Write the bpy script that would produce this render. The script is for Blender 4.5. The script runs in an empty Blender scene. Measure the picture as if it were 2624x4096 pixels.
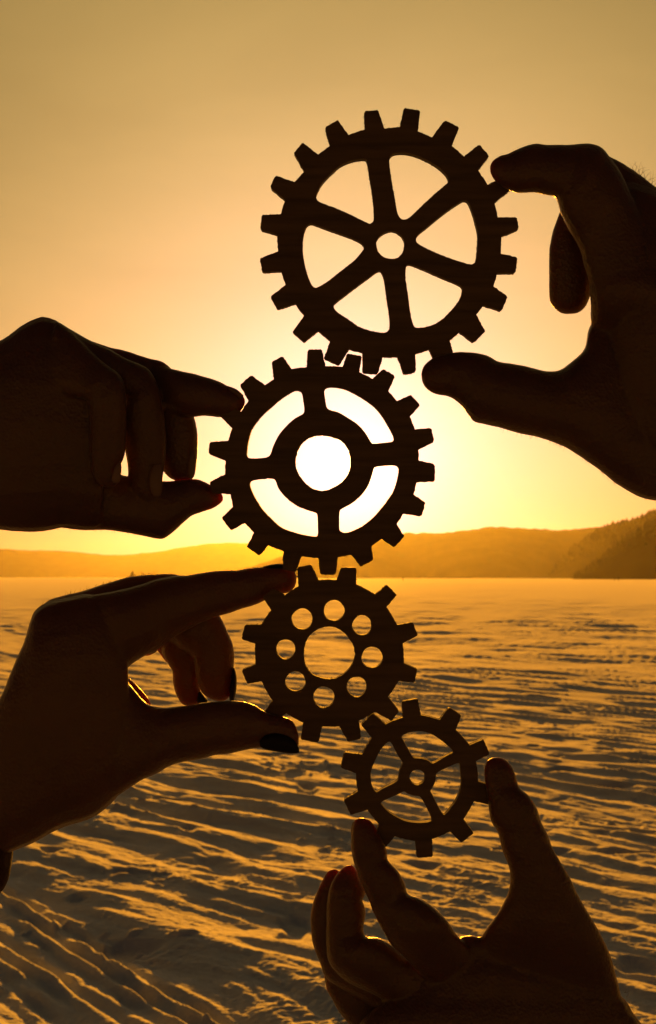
import bpy, bmesh, math, random
import numpy as np
from mathutils import Vector, Matrix
from mathutils.geometry import delaunay_2d_cdt

random.seed(7)
np.random.seed(7)
scene = bpy.context.scene
col = scene.collection

# ------------------------------------------------------------------ camera
FOC = 55.0 / 36.0 * 4096          # focal length in pixels of the full-size photograph
CX, CY = 1312.0, 2048.0
HORIZON_Y = 2309.0
CAM_H = 1.5
PITCH = math.atan((HORIZON_Y - CY) / FOC)
CAM = np.array([0.0, 0.0, CAM_H])
FWD = np.array([0.0, math.cos(PITCH), math.sin(PITCH)])
UP = np.array([0.0, -math.sin(PITCH), math.cos(PITCH)])
RIGHT = np.array([1.0, 0.0, 0.0])
REACH = 0.55                      # the gears are held this far from the lens
MM = REACH / FOC                  # metres per photo pixel at that distance

cam_d = bpy.data.cameras.new('camera')
cam = bpy.data.objects.new('camera', cam_d)
col.objects.link(cam)
cam_d.sensor_fit = 'VERTICAL'
cam_d.sensor_height = 36.0
cam_d.sensor_width = 24.0
cam_d.lens = 55.0
cam_d.clip_start = 0.05
cam_d.clip_end = 40000.0
cam.location = CAM
cam.rotation_euler = (math.pi / 2 + PITCH, 0, 0)
cam_d.dof.use_dof = True
cam_d.dof.focus_distance = REACH
cam_d.dof.aperture_fstop = 60.0
scene.camera = cam

# ------------------------------------------------------------------ sun and sky
SUN_PX, SUN_PY = 1398.0, 1868.0
sv = FWD + (SUN_PX - CX) / FOC * RIGHT - (SUN_PY - CY) / FOC * UP
SUN = sv / np.linalg.norm(sv)
SUN_EL = math.asin(SUN[2])
SUN_AZ = math.atan2(SUN[0], SUN[1])

world = bpy.data.worlds.new('World')
scene.world = world
world.use_nodes = True
wn, wl = world.node_tree.nodes, world.node_tree.links
wn.clear()
out = wn.new('ShaderNodeOutputWorld')
bg = wn.new('ShaderNodeBackground')
SKY_STRENGTH = 0.05
bg.inputs['Strength'].default_value = SKY_STRENGTH
sky = wn.new('ShaderNodeTexSky')
sky.sky_type = 'NISHITA'
sky.sun_disc = False
sky.sun_elevation = SUN_EL
sky.sun_rotation = SUN_AZ
sky.air_density = 1.0
sky.dust_density = 2.0
sky.ozone_density = 0.3
tint = wn.new('ShaderNodeMix')
tint.data_type = 'RGBA'
tint.blend_type = 'MULTIPLY'
tint.inputs['Factor'].default_value = 1.0
tint.inputs['B'].default_value = (0.20, 0.18, 0.19, 1)    # warm dusk air
wl.new(sky.outputs['Color'], tint.inputs['A'])
# glow of the dusty evening air round the sun
tc = wn.new('ShaderNodeTexCoord')
dot = wn.new('ShaderNodeVectorMath')
dot.operation = 'DOT_PRODUCT'
dot.inputs[1].default_value = SUN
wl.new(tc.outputs['Generated'], dot.inputs[0])
acos = wn.new('ShaderNodeMath')
acos.operation = 'ARCCOSINE'
acos.use_clamp = False
cl = wn.new('ShaderNodeClamp')
cl.inputs['Min'].default_value = -0.99999
cl.inputs['Max'].default_value = 0.99999
wl.new(dot.outputs['Value'], cl.inputs['Value'])
wl.new(cl.outputs['Result'], acos.inputs[0])
GLOW = [((1.20, 0.92, 0.325), (0.26, 0.245, 0.18)),      # (amplitude, angular scale in radians) per channel
        ((6.0, 5.0, 1.25), (0.017, 0.017, 0.058))]
# the air is thicker towards the horizon and takes the green out of the glow
sep = wn.new('ShaderNodeSeparateXYZ')
wl.new(tc.outputs['Generated'], sep.inputs[0])
zc = wn.new('ShaderNodeMath'); zc.operation = 'MAXIMUM'; zc.inputs[1].default_value = 0.0
wl.new(sep.outputs['Z'], zc.inputs[0])
za = wn.new('ShaderNodeMath'); za.operation = 'ADD'; za.inputs[1].default_value = 0.03
wl.new(zc.outputs[0], za.inputs[0])
thin = wn.new('ShaderNodeCombineXYZ')
for k, c in enumerate((-0.004, -0.038, -0.006)):
    d1 = wn.new('ShaderNodeMath'); d1.operation = 'DIVIDE'; d1.inputs[0].default_value = c
    wl.new(za.outputs[0], d1.inputs[1])
    d2 = wn.new('ShaderNodeMath'); d2.operation = 'EXPONENT'
    wl.new(d1.outputs[0], d2.inputs[0]); wl.new(d2.outputs[0], thin.inputs[k])
total = tint.outputs['Result']
for amp, tau in GLOW:
    comb = wn.new('ShaderNodeCombineXYZ')
    for k in range(3):
        m1 = wn.new('ShaderNodeMath'); m1.operation = 'MULTIPLY'
        m1.inputs[1].default_value = -1.0 / tau[k]
        wl.new(acos.outputs[0], m1.inputs[0])
        m2 = wn.new('ShaderNodeMath'); m2.operation = 'EXPONENT'
        wl.new(m1.outputs[0], m2.inputs[0])
        m3 = wn.new('ShaderNodeMath'); m3.operation = 'MULTIPLY'
        m3.inputs[1].default_value = amp[k] / SKY_STRENGTH
        wl.new(m2.outputs[0], m3.inputs[0])
        wl.new(m3.outputs[0], comb.inputs[k])
    mul = wn.new('ShaderNodeVectorMath'); mul.operation = 'MULTIPLY'
    wl.new(comb.outputs[0], mul.inputs[0]); wl.new(thin.outputs[0], mul.inputs[1])
    add = wn.new('ShaderNodeVectorMath'); add.operation = 'ADD'
    wl.new(total, add.inputs[0]); wl.new(mul.outputs[0], add.inputs[1])
    total = add.outputs[0]
# faint uneven veils high in the air
vm = wn.new('ShaderNodeMapping'); vm.inputs['Scale'].default_value = (2.5, 2.5, 9.0); vm.inputs['Rotation'].default_value = (0.15, 0.1, 0)
vn = wn.new('ShaderNodeTexNoise'); vn.inputs['Scale'].default_value = 1.6; vn.inputs['Detail'].default_value = 6; vn.inputs['Distortion'].default_value = 0.6
vr = wn.new('ShaderNodeMapRange'); vr.inputs['From Min'].default_value = 0.3; vr.inputs['From Max'].default_value = 0.7
vr.inputs['To Min'].default_value = 0.945; vr.inputs['To Max'].default_value = 1.055
wl.new(tc.outputs['Generated'], vm.inputs['Vector']); wl.new(vm.outputs['Vector'], vn.inputs['Vector']); wl.new(vn.outputs['Fac'], vr.inputs['Value'])
veil = wn.new('ShaderNodeVectorMath'); veil.operation = 'SCALE'
wl.new(total, veil.inputs[0]); wl.new(vr.outputs['Result'], veil.inputs['Scale'])
total = veil.outputs[0]
wl.new(total, bg.inputs['Color'])
wl.new(bg.outputs[0], out.inputs['Surface'])

sun_d = bpy.data.lights.new('sun', 'SUN')
sun_d.energy = 5.0
sun_d.angle = math.radians(0.5)
sun_d.color = (1.0, 0.36, 0.014)
sun = bpy.data.objects.new('sun', sun_d)
col.objects.link(sun)
sun.rotation_euler = Vector(SUN).to_track_quat('Z', 'Y').to_euler()

vs = scene.view_settings
scene.display_settings.display_device = 'sRGB'
vs.view_transform = 'Standard'
vs.look = 'None'
vs.exposure = 0.0
vs.gamma = 1.0
vs.use_curve_mapping = False
cy = scene.cycles
cy.use_denoising = True
cy.max_bounces = 5
cy.diffuse_bounces = 2
cy.glossy_bounces = 2
cy.transmission_bounces = 2
cy.volume_bounces = 0
cy.sample_clamp_indirect = 4.0

# ------------------------------------------------------------------ helpers
def tag(o, label=None, cat=None, group=None, kind=None):
    if label: o['label'] = label
    if cat: o['category'] = cat
    if group: o['group'] = group
    if kind: o['kind'] = kind
    return o

def link(name, mesh, mat=None, parent=None):
    o = bpy.data.objects.new(name, mesh)
    col.objects.link(o)
    if mat is not None and not mesh.materials:
        mesh.materials.append(mat)
    if parent is not None:
        o.parent = parent
        o.matrix_parent_inverse = parent.matrix_world.inverted()
    return o

def empty(name, loc):
    o = bpy.data.objects.new(name, None)
    col.objects.link(o)
    o.location = loc
    o.empty_display_size = 0.02
    o.matrix_world = Matrix.Translation(Vector(loc))
    return o

def ray(px, py):
    return FWD + (px - CX) / FOC * RIGHT - (py - CY) / FOC * UP

def at(px, py, dz=0.0):
    """the place seen at a photo pixel, dz pixels (of the held gears' scale) behind the gears"""
    return CAM + (REACH + dz * MM) * ray(px, py)

def ground_at(px, py):
    r = ray(px, py)
    return CAM + r * (CAM_H / -r[2])

class Crop:
    def __init__(self, x0, y0, s): self.x0, self.y0, self.s = x0, y0, s
    def __call__(self, x, y): return (self.x0 + x * self.s, self.y0 + y * self.s)

def material(name):
    m = bpy.data.materials.new(name)
    m.use_nodes = True
    n, l = m.node_tree.nodes, m.node_tree.links
    return m, n, l, n['Principled BSDF']

def mesh_from_arrays(name, verts, quads, smooth=True):
    me = bpy.data.meshes.new(name)
    me.vertices.add(len(verts))
    me.vertices.foreach_set('co', np.asarray(verts, dtype=np.float32).ravel())
    nq = len(quads)
    me.loops.add(nq * 4)
    me.loops.foreach_set('vertex_index', np.asarray(quads, dtype=np.int32).ravel())
    me.polygons.add(nq)
    me.polygons.foreach_set('loop_start', np.arange(0, nq * 4, 4, dtype=np.int32))
    me.polygons.foreach_set('loop_total', np.full(nq, 4, dtype=np.int32))
    me.update(calc_edges=True)
    me.validate()
    if smooth:
        me.polygons.foreach_set('use_smooth', np.ones(nq, dtype=bool))
    return me

# gradient noise
_rng = np.random.default_rng(11)
_perm = np.concatenate([_rng.permutation(1024)] * 2)
_ang = _rng.uniform(0, 2 * math.pi, 1024)
_gx, _gy = np.cos(_ang), np.sin(_ang)
def perlin(x, y, seed=0):
    x = x + seed * 37.17; y = y + seed * 91.73
    xi = np.floor(x).astype(np.int64); yi = np.floor(y).astype(np.int64)
    xf = x - xi; yf = y - yi
    u = xf * xf * xf * (xf * (xf * 6 - 15) + 10)
    v = yf * yf * yf * (yf * (yf * 6 - 15) + 10)
    def g(ix, iy, fx, fy):
        h = _perm[_perm[ix & 1023] + (iy & 1023)]
        return _gx[h] * fx + _gy[h] * fy
    a = g(xi, yi, xf, yf); b = g(xi + 1, yi, xf - 1, yf)
    c = g(xi, yi + 1, xf, yf - 1); d = g(xi + 1, yi + 1, xf - 1, yf - 1)
    return (a + (b - a) * u) * (1 - v) + (c + (d - c) * u) * v * 1.0
def sstep(a, b, x):
    t = np.clip((x - a) / (b - a), 0, 1)
    return t * t * (3 - 2 * t)

# ------------------------------------------------------------------ materials
def mat_snow():
    m, n, l, p = material('snow')
    tcn = n.new('ShaderNodeTexCoord')
    n1 = n.new('ShaderNodeTexNoise'); n1.inputs['Scale'].default_value = 45.0; n1.inputs['Detail'].default_value = 5
    n2 = n.new('ShaderNodeTexNoise'); n2.inputs['Scale'].default_value = 3.0; n2.inputs['Detail'].default_value = 3
    l.new(tcn.outputs['Object'], n1.inputs['Vector']); l.new(tcn.outputs['Object'], n2.inputs['Vector'])
    ramp = n.new('ShaderNodeValToRGB')
    ramp.color_ramp.elements[0].position = 0.3; ramp.color_ramp.elements[0].color = (0.80, 0.80, 0.83, 1)
    ramp.color_ramp.elements[1].position = 0.7; ramp.color_ramp.elements[1].color = (0.90, 0.90, 0.92, 1)
    l.new(n2.outputs['Fac'], ramp.inputs['Fac'])
    l.new(ramp.outputs['Color'], p.inputs['Base Color'])
    bump = n.new('ShaderNodeBump'); bump.inputs['Strength'].default_value = 0.55; bump.inputs['Distance'].default_value = 0.010
    l.new(n1.outputs['Fac'], bump.inputs['Height']); l.new(bump.outputs['Normal'], p.inputs['Normal'])
    p.inputs['Roughness'].default_value = 0.8
    p.inputs['IOR'].default_value = 1.31
    p.inputs['Specular IOR Level'].default_value = 0.5
    p.inputs['Sheen Weight'].default_value = 1.0
    p.inputs['Sheen Roughness'].default_value = 0.55
    return m

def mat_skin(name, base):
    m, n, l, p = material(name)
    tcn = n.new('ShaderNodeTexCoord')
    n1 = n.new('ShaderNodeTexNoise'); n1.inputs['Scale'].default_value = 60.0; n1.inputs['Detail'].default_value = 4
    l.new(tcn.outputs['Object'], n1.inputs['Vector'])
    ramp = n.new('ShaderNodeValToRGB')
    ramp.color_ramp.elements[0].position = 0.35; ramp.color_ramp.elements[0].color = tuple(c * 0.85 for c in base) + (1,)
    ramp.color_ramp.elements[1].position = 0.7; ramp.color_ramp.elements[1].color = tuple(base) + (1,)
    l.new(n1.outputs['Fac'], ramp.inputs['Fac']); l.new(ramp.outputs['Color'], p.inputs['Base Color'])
    vo = n.new('ShaderNodeTexVoronoi'); vo.inputs['Scale'].default_value = 900.0
    wv = n.new('ShaderNodeTexNoise'); wv.inputs['Scale'].default_value = 260.0; wv.inputs['Detail'].default_value = 3
    l.new(tcn.outputs['Object'], vo.inputs['Vector']); l.new(tcn.outputs['Object'], wv.inputs['Vector'])
    mx = n.new('ShaderNodeMath'); mx.operation = 'ADD'
    l.new(vo.outputs['Distance'], mx.inputs[0]); l.new(wv.outputs['Fac'], mx.inputs[1])
    bump = n.new('ShaderNodeBump'); bump.inputs['Strength'].default_value = 0.35; bump.inputs['Distance'].default_value = 0.0006
    l.new(mx.outputs[0], bump.inputs['Height']); l.new(bump.outputs['Normal'], p.inputs['Normal'])
    p.inputs['Roughness'].default_value = 0.42
    p.inputs['Sheen Weight'].default_value = 0.15
    p.inputs['Sheen Roughness'].default_value = 0.3
    p.inputs['Subsurface Weight'].default_value = 0.6
    p.inputs['Subsurface Radius'].default_value = (1.0, 0.18, 0.06)
    p.inputs['Subsurface Scale'].default_value = 0.014
    return m

def mat_plain(name, base, rough=0.6, bump_scale=None, bump_d=0.001):
    m, n, l, p = material(name)
    tcn = n.new('ShaderNodeTexCoord')
    n1 = n.new('ShaderNodeTexNoise'); n1.inputs['Scale'].default_value = bump_scale or 50.0; n1.inputs['Detail'].default_value = 4
    l.new(tcn.outputs['Object'], n1.inputs['Vector'])
    ramp = n.new('ShaderNodeValToRGB')
    ramp.color_ramp.elements[0].position = 0.3; ramp.color_ramp.elements[0].color = tuple(c * 0.75 for c in base) + (1,)
    ramp.color_ramp.elements[1].position = 0.7; ramp.color_ramp.elements[1].color = tuple(min(1, c * 1.2) for c in base) + (1,)
    l.new(n1.outputs['Fac'], ramp.inputs['Fac']); l.new(ramp.outputs['Color'], p.inputs['Base Color'])
    if bump_scale:
        bump = n.new('ShaderNodeBump'); bump.inputs['Strength'].default_value = 0.5; bump.inputs['Distance'].default_value = bump_d
        l.new(n1.outputs['Fac'], bump.inputs['Height']); l.new(bump.outputs['Normal'], p.inputs['Normal'])
    p.inputs['Roughness'].default_value = rough
    return m

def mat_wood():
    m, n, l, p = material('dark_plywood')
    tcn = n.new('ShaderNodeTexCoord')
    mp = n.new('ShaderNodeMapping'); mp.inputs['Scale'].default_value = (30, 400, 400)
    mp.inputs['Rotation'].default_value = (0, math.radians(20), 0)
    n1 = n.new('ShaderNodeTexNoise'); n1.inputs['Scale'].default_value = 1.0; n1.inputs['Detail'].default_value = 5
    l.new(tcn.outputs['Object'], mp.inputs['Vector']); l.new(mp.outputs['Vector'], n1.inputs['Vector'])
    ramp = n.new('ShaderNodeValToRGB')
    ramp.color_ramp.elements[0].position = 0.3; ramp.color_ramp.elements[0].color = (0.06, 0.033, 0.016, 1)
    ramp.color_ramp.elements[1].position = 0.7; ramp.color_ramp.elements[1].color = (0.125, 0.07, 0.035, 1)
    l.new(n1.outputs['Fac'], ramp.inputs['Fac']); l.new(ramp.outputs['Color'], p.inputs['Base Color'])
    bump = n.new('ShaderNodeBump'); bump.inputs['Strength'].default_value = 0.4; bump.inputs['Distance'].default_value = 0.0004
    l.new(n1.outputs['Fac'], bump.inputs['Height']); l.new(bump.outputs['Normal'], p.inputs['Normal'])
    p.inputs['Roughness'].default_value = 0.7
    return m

M_SNOW = mat_snow()
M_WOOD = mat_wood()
M_FIBRE = mat_plain('frayed_wood', (0.30, 0.19, 0.10), 0.6)
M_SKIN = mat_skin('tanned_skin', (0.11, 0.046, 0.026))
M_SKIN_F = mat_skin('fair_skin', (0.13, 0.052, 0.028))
M_NAIL = mat_plain('natural_nail', (0.15, 0.08, 0.055), 0.5)
M_POLISH = mat_plain('dark_nail_polish', (0.012, 0.008, 0.010), 0.5)
M_POLISH.node_tree.nodes['Principled BSDF'].inputs['Specular IOR Level'].default_value = 0.15
M_HAIR = mat_plain('fine_hair', (0.40, 0.26, 0.14), 0.35)
M_KNIT = mat_plain('dark_red_wool', (0.035, 0.006, 0.007), 0.9, 900.0, 0.001)
M_FOREST = mat_plain('wooded_hillside', (0.05, 0.045, 0.03), 0.9, 0.02, 2.0)
M_FOREST.node_tree.nodes['Principled BSDF'].inputs['Specular IOR Level'].default_value = 0.0
M_COAT = mat_plain('dark_coat', (0.03, 0.03, 0.035), 0.8)
M_FIR = mat_plain('fir_needles', (0.045, 0.05, 0.03), 0.9)

# ------------------------------------------------------------------ snow field
def build_snow():
    rows = []
    d = 0.4
    while d < 4.6: rows.append(d); d *= 1.12
    yF = FOC * CAM_H / 4.6
    while yF > 16: rows.append(FOC * CAM_H / yF); yF -= 2.4 if yF > 230 else 1.2
    d = rows[-1]
    while d < 9000: d *= 1.12; rows.append(d)
    rows = np.array(rows)
    inner = np.arange(-0.235, 0.2351, 3.7 / FOC)
    outer = 0.235 * np.power(1.10, np.arange(1, 34))
    cols = np.concatenate([-outer[::-1], inner, outer])
    D, T = np.meshgrid(rows, cols, indexing='ij')
    X = D * T; Y = D
    cell_y = np.gradient(rows)[:, None] * np.ones_like(T)
    cell_x = np.gradient(cols)[None, :] * D
    cell = np.maximum(cell_x, cell_y * 0.45)
    # long axis of the drifts and tracks: away and to the left
    a = math.radians(28)
    UT = -math.sin(a) * X + math.cos(a) * Y
    VT = math.cos(a) * X + math.sin(a) * Y
    a = math.radians(37)
    U = -math.sin(a) * X + math.cos(a) * Y
    V = math.cos(a) * X + math.sin(a) * Y
    wx = perlin(U * 0.5, V * 0.9, 1); wv = perlin(U * 1.3, V * 1.7, 2)
    Vw = V + 0.17 * wx + 0.07 * wv + 0.35 * perlin(U * 0.12, V * 0.16, 4)
    Uw = U + 0.35 * perlin(U * 0.8, V * 0.8, 3)
    def fade(lam): return 1 - sstep(0.28, 0.6, cell / lam)
    H = np.zeros_like(X)
    for lu, lv, amp, s in ((60, 22, 0.08, 10), (22, 9, 0.06, 11), (8, 4.2, 0.06, 12), (4.5, 2.1, 0.055, 13), (2.6, 1.1, 0.036, 14)):
        H += amp * (1 if lv > 3 else 0.25 + 0.75 * sstep(10, 40, D)) * fade(lv) * perlin(Uw / lu, Vw / lv, s)
    near = 1 - sstep(9, 30, D)
    # mottled crust of the middle distance
    for lu, lv, amp, s in ((4.5, 3.4, 0.060, 15), (2.2, 1.6, 0.052, 16), (1.1, 0.8, 0.026, 17)):
        H += amp * fade(lv) * sstep(14, 35, D) * perlin(Uw / lu, Vw / lv, s)
    # wind-cut drifts with crisp edges
    for lu, lv, amp, s in ((4.0, 0.70, 0.018, 21), (2.4, 0.40, 0.042, 22), (1.1, 0.20, 0.015, 26)):
        nz = perlin(Uw / lu, Vw / lv, s)
        H += amp * fade(lv) * (1 - np.abs(nz) * 2.2) * (0.55 + 0.45 * sstep(-0.3, 0.3, perlin(U / 5, V / 3, s + 40)))
    for lu, lv, amp, s in ((0.7, 0.14, 0.011, 23), (0.32, 0.07, 0.0055, 24), (0.10, 0.035, 0.0028, 25)):
        H += amp * fade(lv) * perlin(Uw / lu, Vw / lv, s) * 1.5
    # ski grooves at the lower left
    H_tr = 0.35 * sstep(1.3, 1.6, VT) * (1 - sstep(2.1, 2.4, VT)) * (1 - sstep(8, 12, D))
    H *= 1 - H_tr
    band = sstep(1.45, 1.75, VT + 0.0) * (1 - sstep(2.05, 2.2, VT))
    cut = sstep(-0.5, 0.1, perlin(UT / 0.9, VT / 0.16, 30)) * (0.5 + 0.8 * sstep(-0.3, 0.4, perlin(UT / 0.2, VT / 0.2, 29)))
    H += 0.019 * fade(0.085) * band * cut * np.sin(2 * math.pi * (VT + 0.04 * perlin(UT * 0.9, VT * 1.2, 31) + 0.010 * perlin(UT * 5, VT * 5, 28)) / 0.092) * (1 - sstep(8, 12, D))
    # loose lumps and footprints
    lump = sstep(0.33, 0.5, perlin(X / 0.11, Y / 0.11, 33)); H += 0.016 * fade(0.11) * lump * sstep(0.15, 0.3, perlin(X * 0.9, Y * 0.9, 34)) * near
    pit = sstep(0.34, 0.5, perlin(X / 0.32, Y / 0.36, 35)); H -= 0.030 * fade(0.3) * pit * near
    H += 0.0022 * fade(0.022) * perlin(X / 0.022, Y / 0.022, 36)
    clods = sstep(0.1, 0.4, perlin(X / 0.5, Y / 0.7, 37))
    H += 0.016 * fade(0.06) * clods * np.abs(perlin(X / 0.06, Y / 0.06, 38)) * near
    rough = sstep(-0.05, 0.3, perlin(X / 0.9, Y / 1.3, 39))
    H += (0.004 * fade(0.035) * np.abs(perlin(X / 0.035, Y / 0.035, 40)) + 0.009 * fade(0.13) * perlin(X / 0.15, Y / 0.13, 41)) * rough * near
    verts = np.stack([X, Y, H], -1).reshape(-1, 3)
    nr, nc = X.shape
    i = np.arange(nr - 1)[:, None] * nc + np.arange(nc - 1)[None, :]
    quads = np.stack([i, i + 1, i + nc + 1, i + nc], -1).reshape(-1, 4)
    me = mesh_from_arrays('snow_field', verts, quads)
    o = link('snow_field', me, M_SNOW)
    tag(o, kind='structure', label='frozen lake under wind-ridged snow lit by the low sun')
    # the plain goes on all round, just under the drifts
    r = 9000
    me2 = bpy.data.meshes.new('snow_plain')
    me2.from_pydata([(-r, -r, -0.35), (r, -r, -0.35), (r, r, -0.35), (-r, r, -0.35)], [], [(0, 1, 2, 3)])
    o2 = link('ground', me2, M_SNOW)
    tag(o2, kind='structure')
build_snow()

# ------------------------------------------------------------------ hills
def hill(name, pts, dist, depth, label, seed, rough):
    """pts: skyline (photo px x, y); a ridge of real depth standing at that distance"""
    pts = np.array(pts, float)
    xs = np.linspace(pts[0, 0], pts[-1, 0], 420)
    ys = np.interp(xs, pts[:, 0], pts[:, 1])
    k = np.ones(15) / 15
    ysm = np.convolve(np.pad(ys, 7, mode='edge'), k, mode='valid')
    X = (xs - CX) / FOC * dist
    Z = np.maximum((HORIZON_Y - ysm) / FOC * dist + CAM_H, 2.0)
    nv = 22
    t = np.linspace(-1, 1, nv)
    prof = np.cos(t * math.pi / 2) ** 0.8
    XX = np.repeat(X[None, :], nv, 0)
    sc = depth * (0.75 + 0.25 * perlin(xs / 260.0, xs * 0, seed))
    YY = dist + t[:, None] * sc[None, :]
    XX = XX * (YY / dist)
    ZZ = prof[:, None] * Z[None, :]
    ZZ = ZZ + prof[:, None] * rough * (perlin(XX / (dist * .012), YY / (dist * .02), seed + 1) + 0.7 * perlin(XX / (dist * .004), YY / (dist * .006), seed + 2))
    ZZ[0] = -0.6; ZZ[-1] = -0.6
    verts = np.stack([XX, YY, ZZ], -1).reshape(-1, 3)
    nc = len(xs)
    i = np.arange(nv - 1)[:, None] * nc + np.arange(nc - 1)[None, :]
    quads = np.stack([i, i + 1, i + nc + 1, i + nc], -1).reshape(-1, 4)
    o = link(name, mesh_from_arrays(name, verts, quads), M_FOREST)
    tag(o, kind='structure', label=label)
    return X, Z, dist

q = Crop(0, 2050, 0.6494)
left_line = [(-2600, 2260), (-900, 2200), (-300, 2196)] + [q(*p) for p in ((0, 215), (100, 235), (200, 240), (320, 230), (420, 240), (520, 255), (680, 265), (760, 265), (850, 258), (1000, 238), (1130, 218), (1220, 195), (1320, 185), (1420, 188), (1540, 190))] + [(1300, 2170), (1600, 2160), (2000, 2190), (2500, 2290)]
hill('hill_far', left_line, 8000, 1000, 'pale far hills fading into orange haze', 3, 5.0)
q = Crop(1500, 2000, 0.73)
mid_line = [(900, 2300), (1100, 2240), (1300, 2170)] + [q(*p) for p in ((0, 186), (160, 186), (300, 182), (430, 178), (520, 166), (600, 154), (690, 150), (800, 157), (1000, 170), (1080, 163), (1200, 152), (1320, 142))] + [(2800, 2100), (3600, 2150), (4600, 2300)]
hill('hill_middle', mid_line, 3300, 700, 'rounded wooded hill behind the lake', 5, 5.0)
right_line = [(2195, 2308), (2218, 2285), (2240, 2240), (2290, 2200), (2365, 2152), (2420, 2116)] + [q(*p) for p in ((1320, 138), (1430, 122), (1480, 96), (1540, 76))] + [(2750, 2030), (3000, 2010), (3500, 2060), (4600, 2290)]
NEAR = hill('hill_near', right_line, 2200, 380, 'wooded hill rising at the right in the haze', 8, 2.5)
spur_line = [(2290, 2308), (2330, 2288), (2380, 2250), (2440, 2205), (2500, 2160), (2560, 2118), (2624, 2078), (2750, 2040), (3000, 2030), (3500, 2060), (4600, 2290)]
SPUR = hill('hill_spur', spur_line, 1350, 260, 'darker nearer spur of the wooded hill at the right edge', 9, 1.6)

def forest(RX, RZ, RD, px0, deep, seed, label):
    """the wood on a hill: hundreds of firs read as one mass"""
    rng = np.random.default_rng(seed)
    V, Q = [], []
    for k in range(1300):
        px = rng.uniform(px0, 3100)
        x0 = (px - CX) / FOC * RD
        z0 = float(np.interp(x0, RX, RZ))
        t = rng.uniform(-0.85, 0.12)
        y = RD + t * deep
        z = z0 * math.cos(t * math.pi / 2 * 0.85) ** 0.9 - 4
        x = x0 * y / RD
        h = rng.uniform(4.5, 8.0) * (0.8 + 0.4 * rng.random()) * RD / 1500; r = h * rng.uniform(.26, .40)
        b = len(V)
        for lv, (zz, rr) in enumerate(((0, r), (h * .45, r * .78), (h, .25))):
            for s_ in range(5):
                a = s_ * 2 * math.pi / 5 + lv * .6 + k
                q_ = rr * rng.uniform(.75, 1.25)
                V.append((x + q_ * math.cos(a), y + q_ * math.sin(a), z + zz + rng.uniform(-.4, .4)))
        for lv in range(2):
            for s_ in range(5):
                Q.append((b + lv * 5 + s_, b + lv * 5 + (s_ + 1) % 5, b + lv * 5 + 5 + (s_ + 1) % 5, b + lv * 5 + 5 + s_))
    o = link('forest', mesh_from_arrays('forest', V, Q, False), M_FIR)
    tag(o, label, 'forest', kind='stuff')
forest(*NEAR, 2225, 250, 5, 'hazy mass of firs covering the hill at the right')
forest(*SPUR, 2300, 180, 6, 'darkest mass of firs on the nearer spur at the right edge')

# ------------------------------------------------------------------ haze
def haze():
    lo = (-9500, -9500, -1.6); hi = (9500, 9500, 205)
    me = bpy.data.meshes.new('haze')
    x0, y0, z0 = lo; x1, y1, z1 = hi
    me.from_pydata([(x0, y0, z0), (x1, y0, z0), (x1, y1, z0), (x0, y1, z0), (x0, y0, z1), (x1, y0, z1), (x1, y1, z1), (x0, y1, z1)], [],
                   [(0, 3, 2, 1), (4, 5, 6, 7), (0, 1, 5, 4), (1, 2, 6, 5), (2, 3, 7, 6), (3, 0, 4, 7)])
    m = bpy.data.materials.new('haze')
    m.use_nodes = True
    n, l = m.node_tree.nodes, m.node_tree.links
    n.clear()
    o_ = n.new('ShaderNodeOutputMaterial')
    v = n.new('ShaderNodeVolumePrincipled')
    v.inputs['Color'].default_value = (0.95, 0.92, 0.85, 1)
    v.inputs['Density'].default_value = 0.000019
    v.inputs['Anisotropy'].default_value = 0.82
    l.new(v.outputs[0], o_.inputs['Volume'])
    o = link('haze', me, m)
    tag(o, 'thin orange evening haze over the lake and hills', 'haze', kind='stuff')
haze()

# ------------------------------------------------------------------ gears
def resample(poly, step, jit, rng):
    out_ = []
    n = len(poly)
    for k in range(n):
        a = np.array(poly[k]); b = np.array(poly[(k + 1) % n])
        L = np.linalg.norm(b - a)
        m = max(1, int(round(L / step)))
        nrm = np.array([-(b - a)[1], (b - a)[0]]) / max(L, 1e-6)
        for j in range(m):
            p = a + (b - a) * j / m
            if j: p = p + nrm * rng.normal(0, jit)
            out_.append(p)
    return out_

def smooth_closed(pts, sub=5):
    P = [np.array(p, float) for p in pts]
    n = len(P)
    o = []
    for k in range(n):
        p0, p1, p2, p3 = P[k - 1], P[k], P[(k + 1) % n], P[(k + 2) % n]
        for j in range(sub):
            t = j / sub
            o.append(0.5 * ((2 * p1) + (-p0 + p2) * t + (2 * p0 - 5 * p1 + 4 * p2 - p3) * t * t + (-p0 + 3 * p1 - 3 * p2 + p3) * t ** 3))
    return o

def inside(poly, p):
    x, y = p
    P = poly
    x0 = P[:, 0]; y0 = P[:, 1]; x1 = np.roll(x0, -1); y1 = np.roll(y0, -1)
    c = ((y0 > y) != (y1 > y)) & (x < (x1 - x0) * (y - y0) / (y1 - y0 + 1e-12) + x0)
    return bool(c.sum() & 1)

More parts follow.
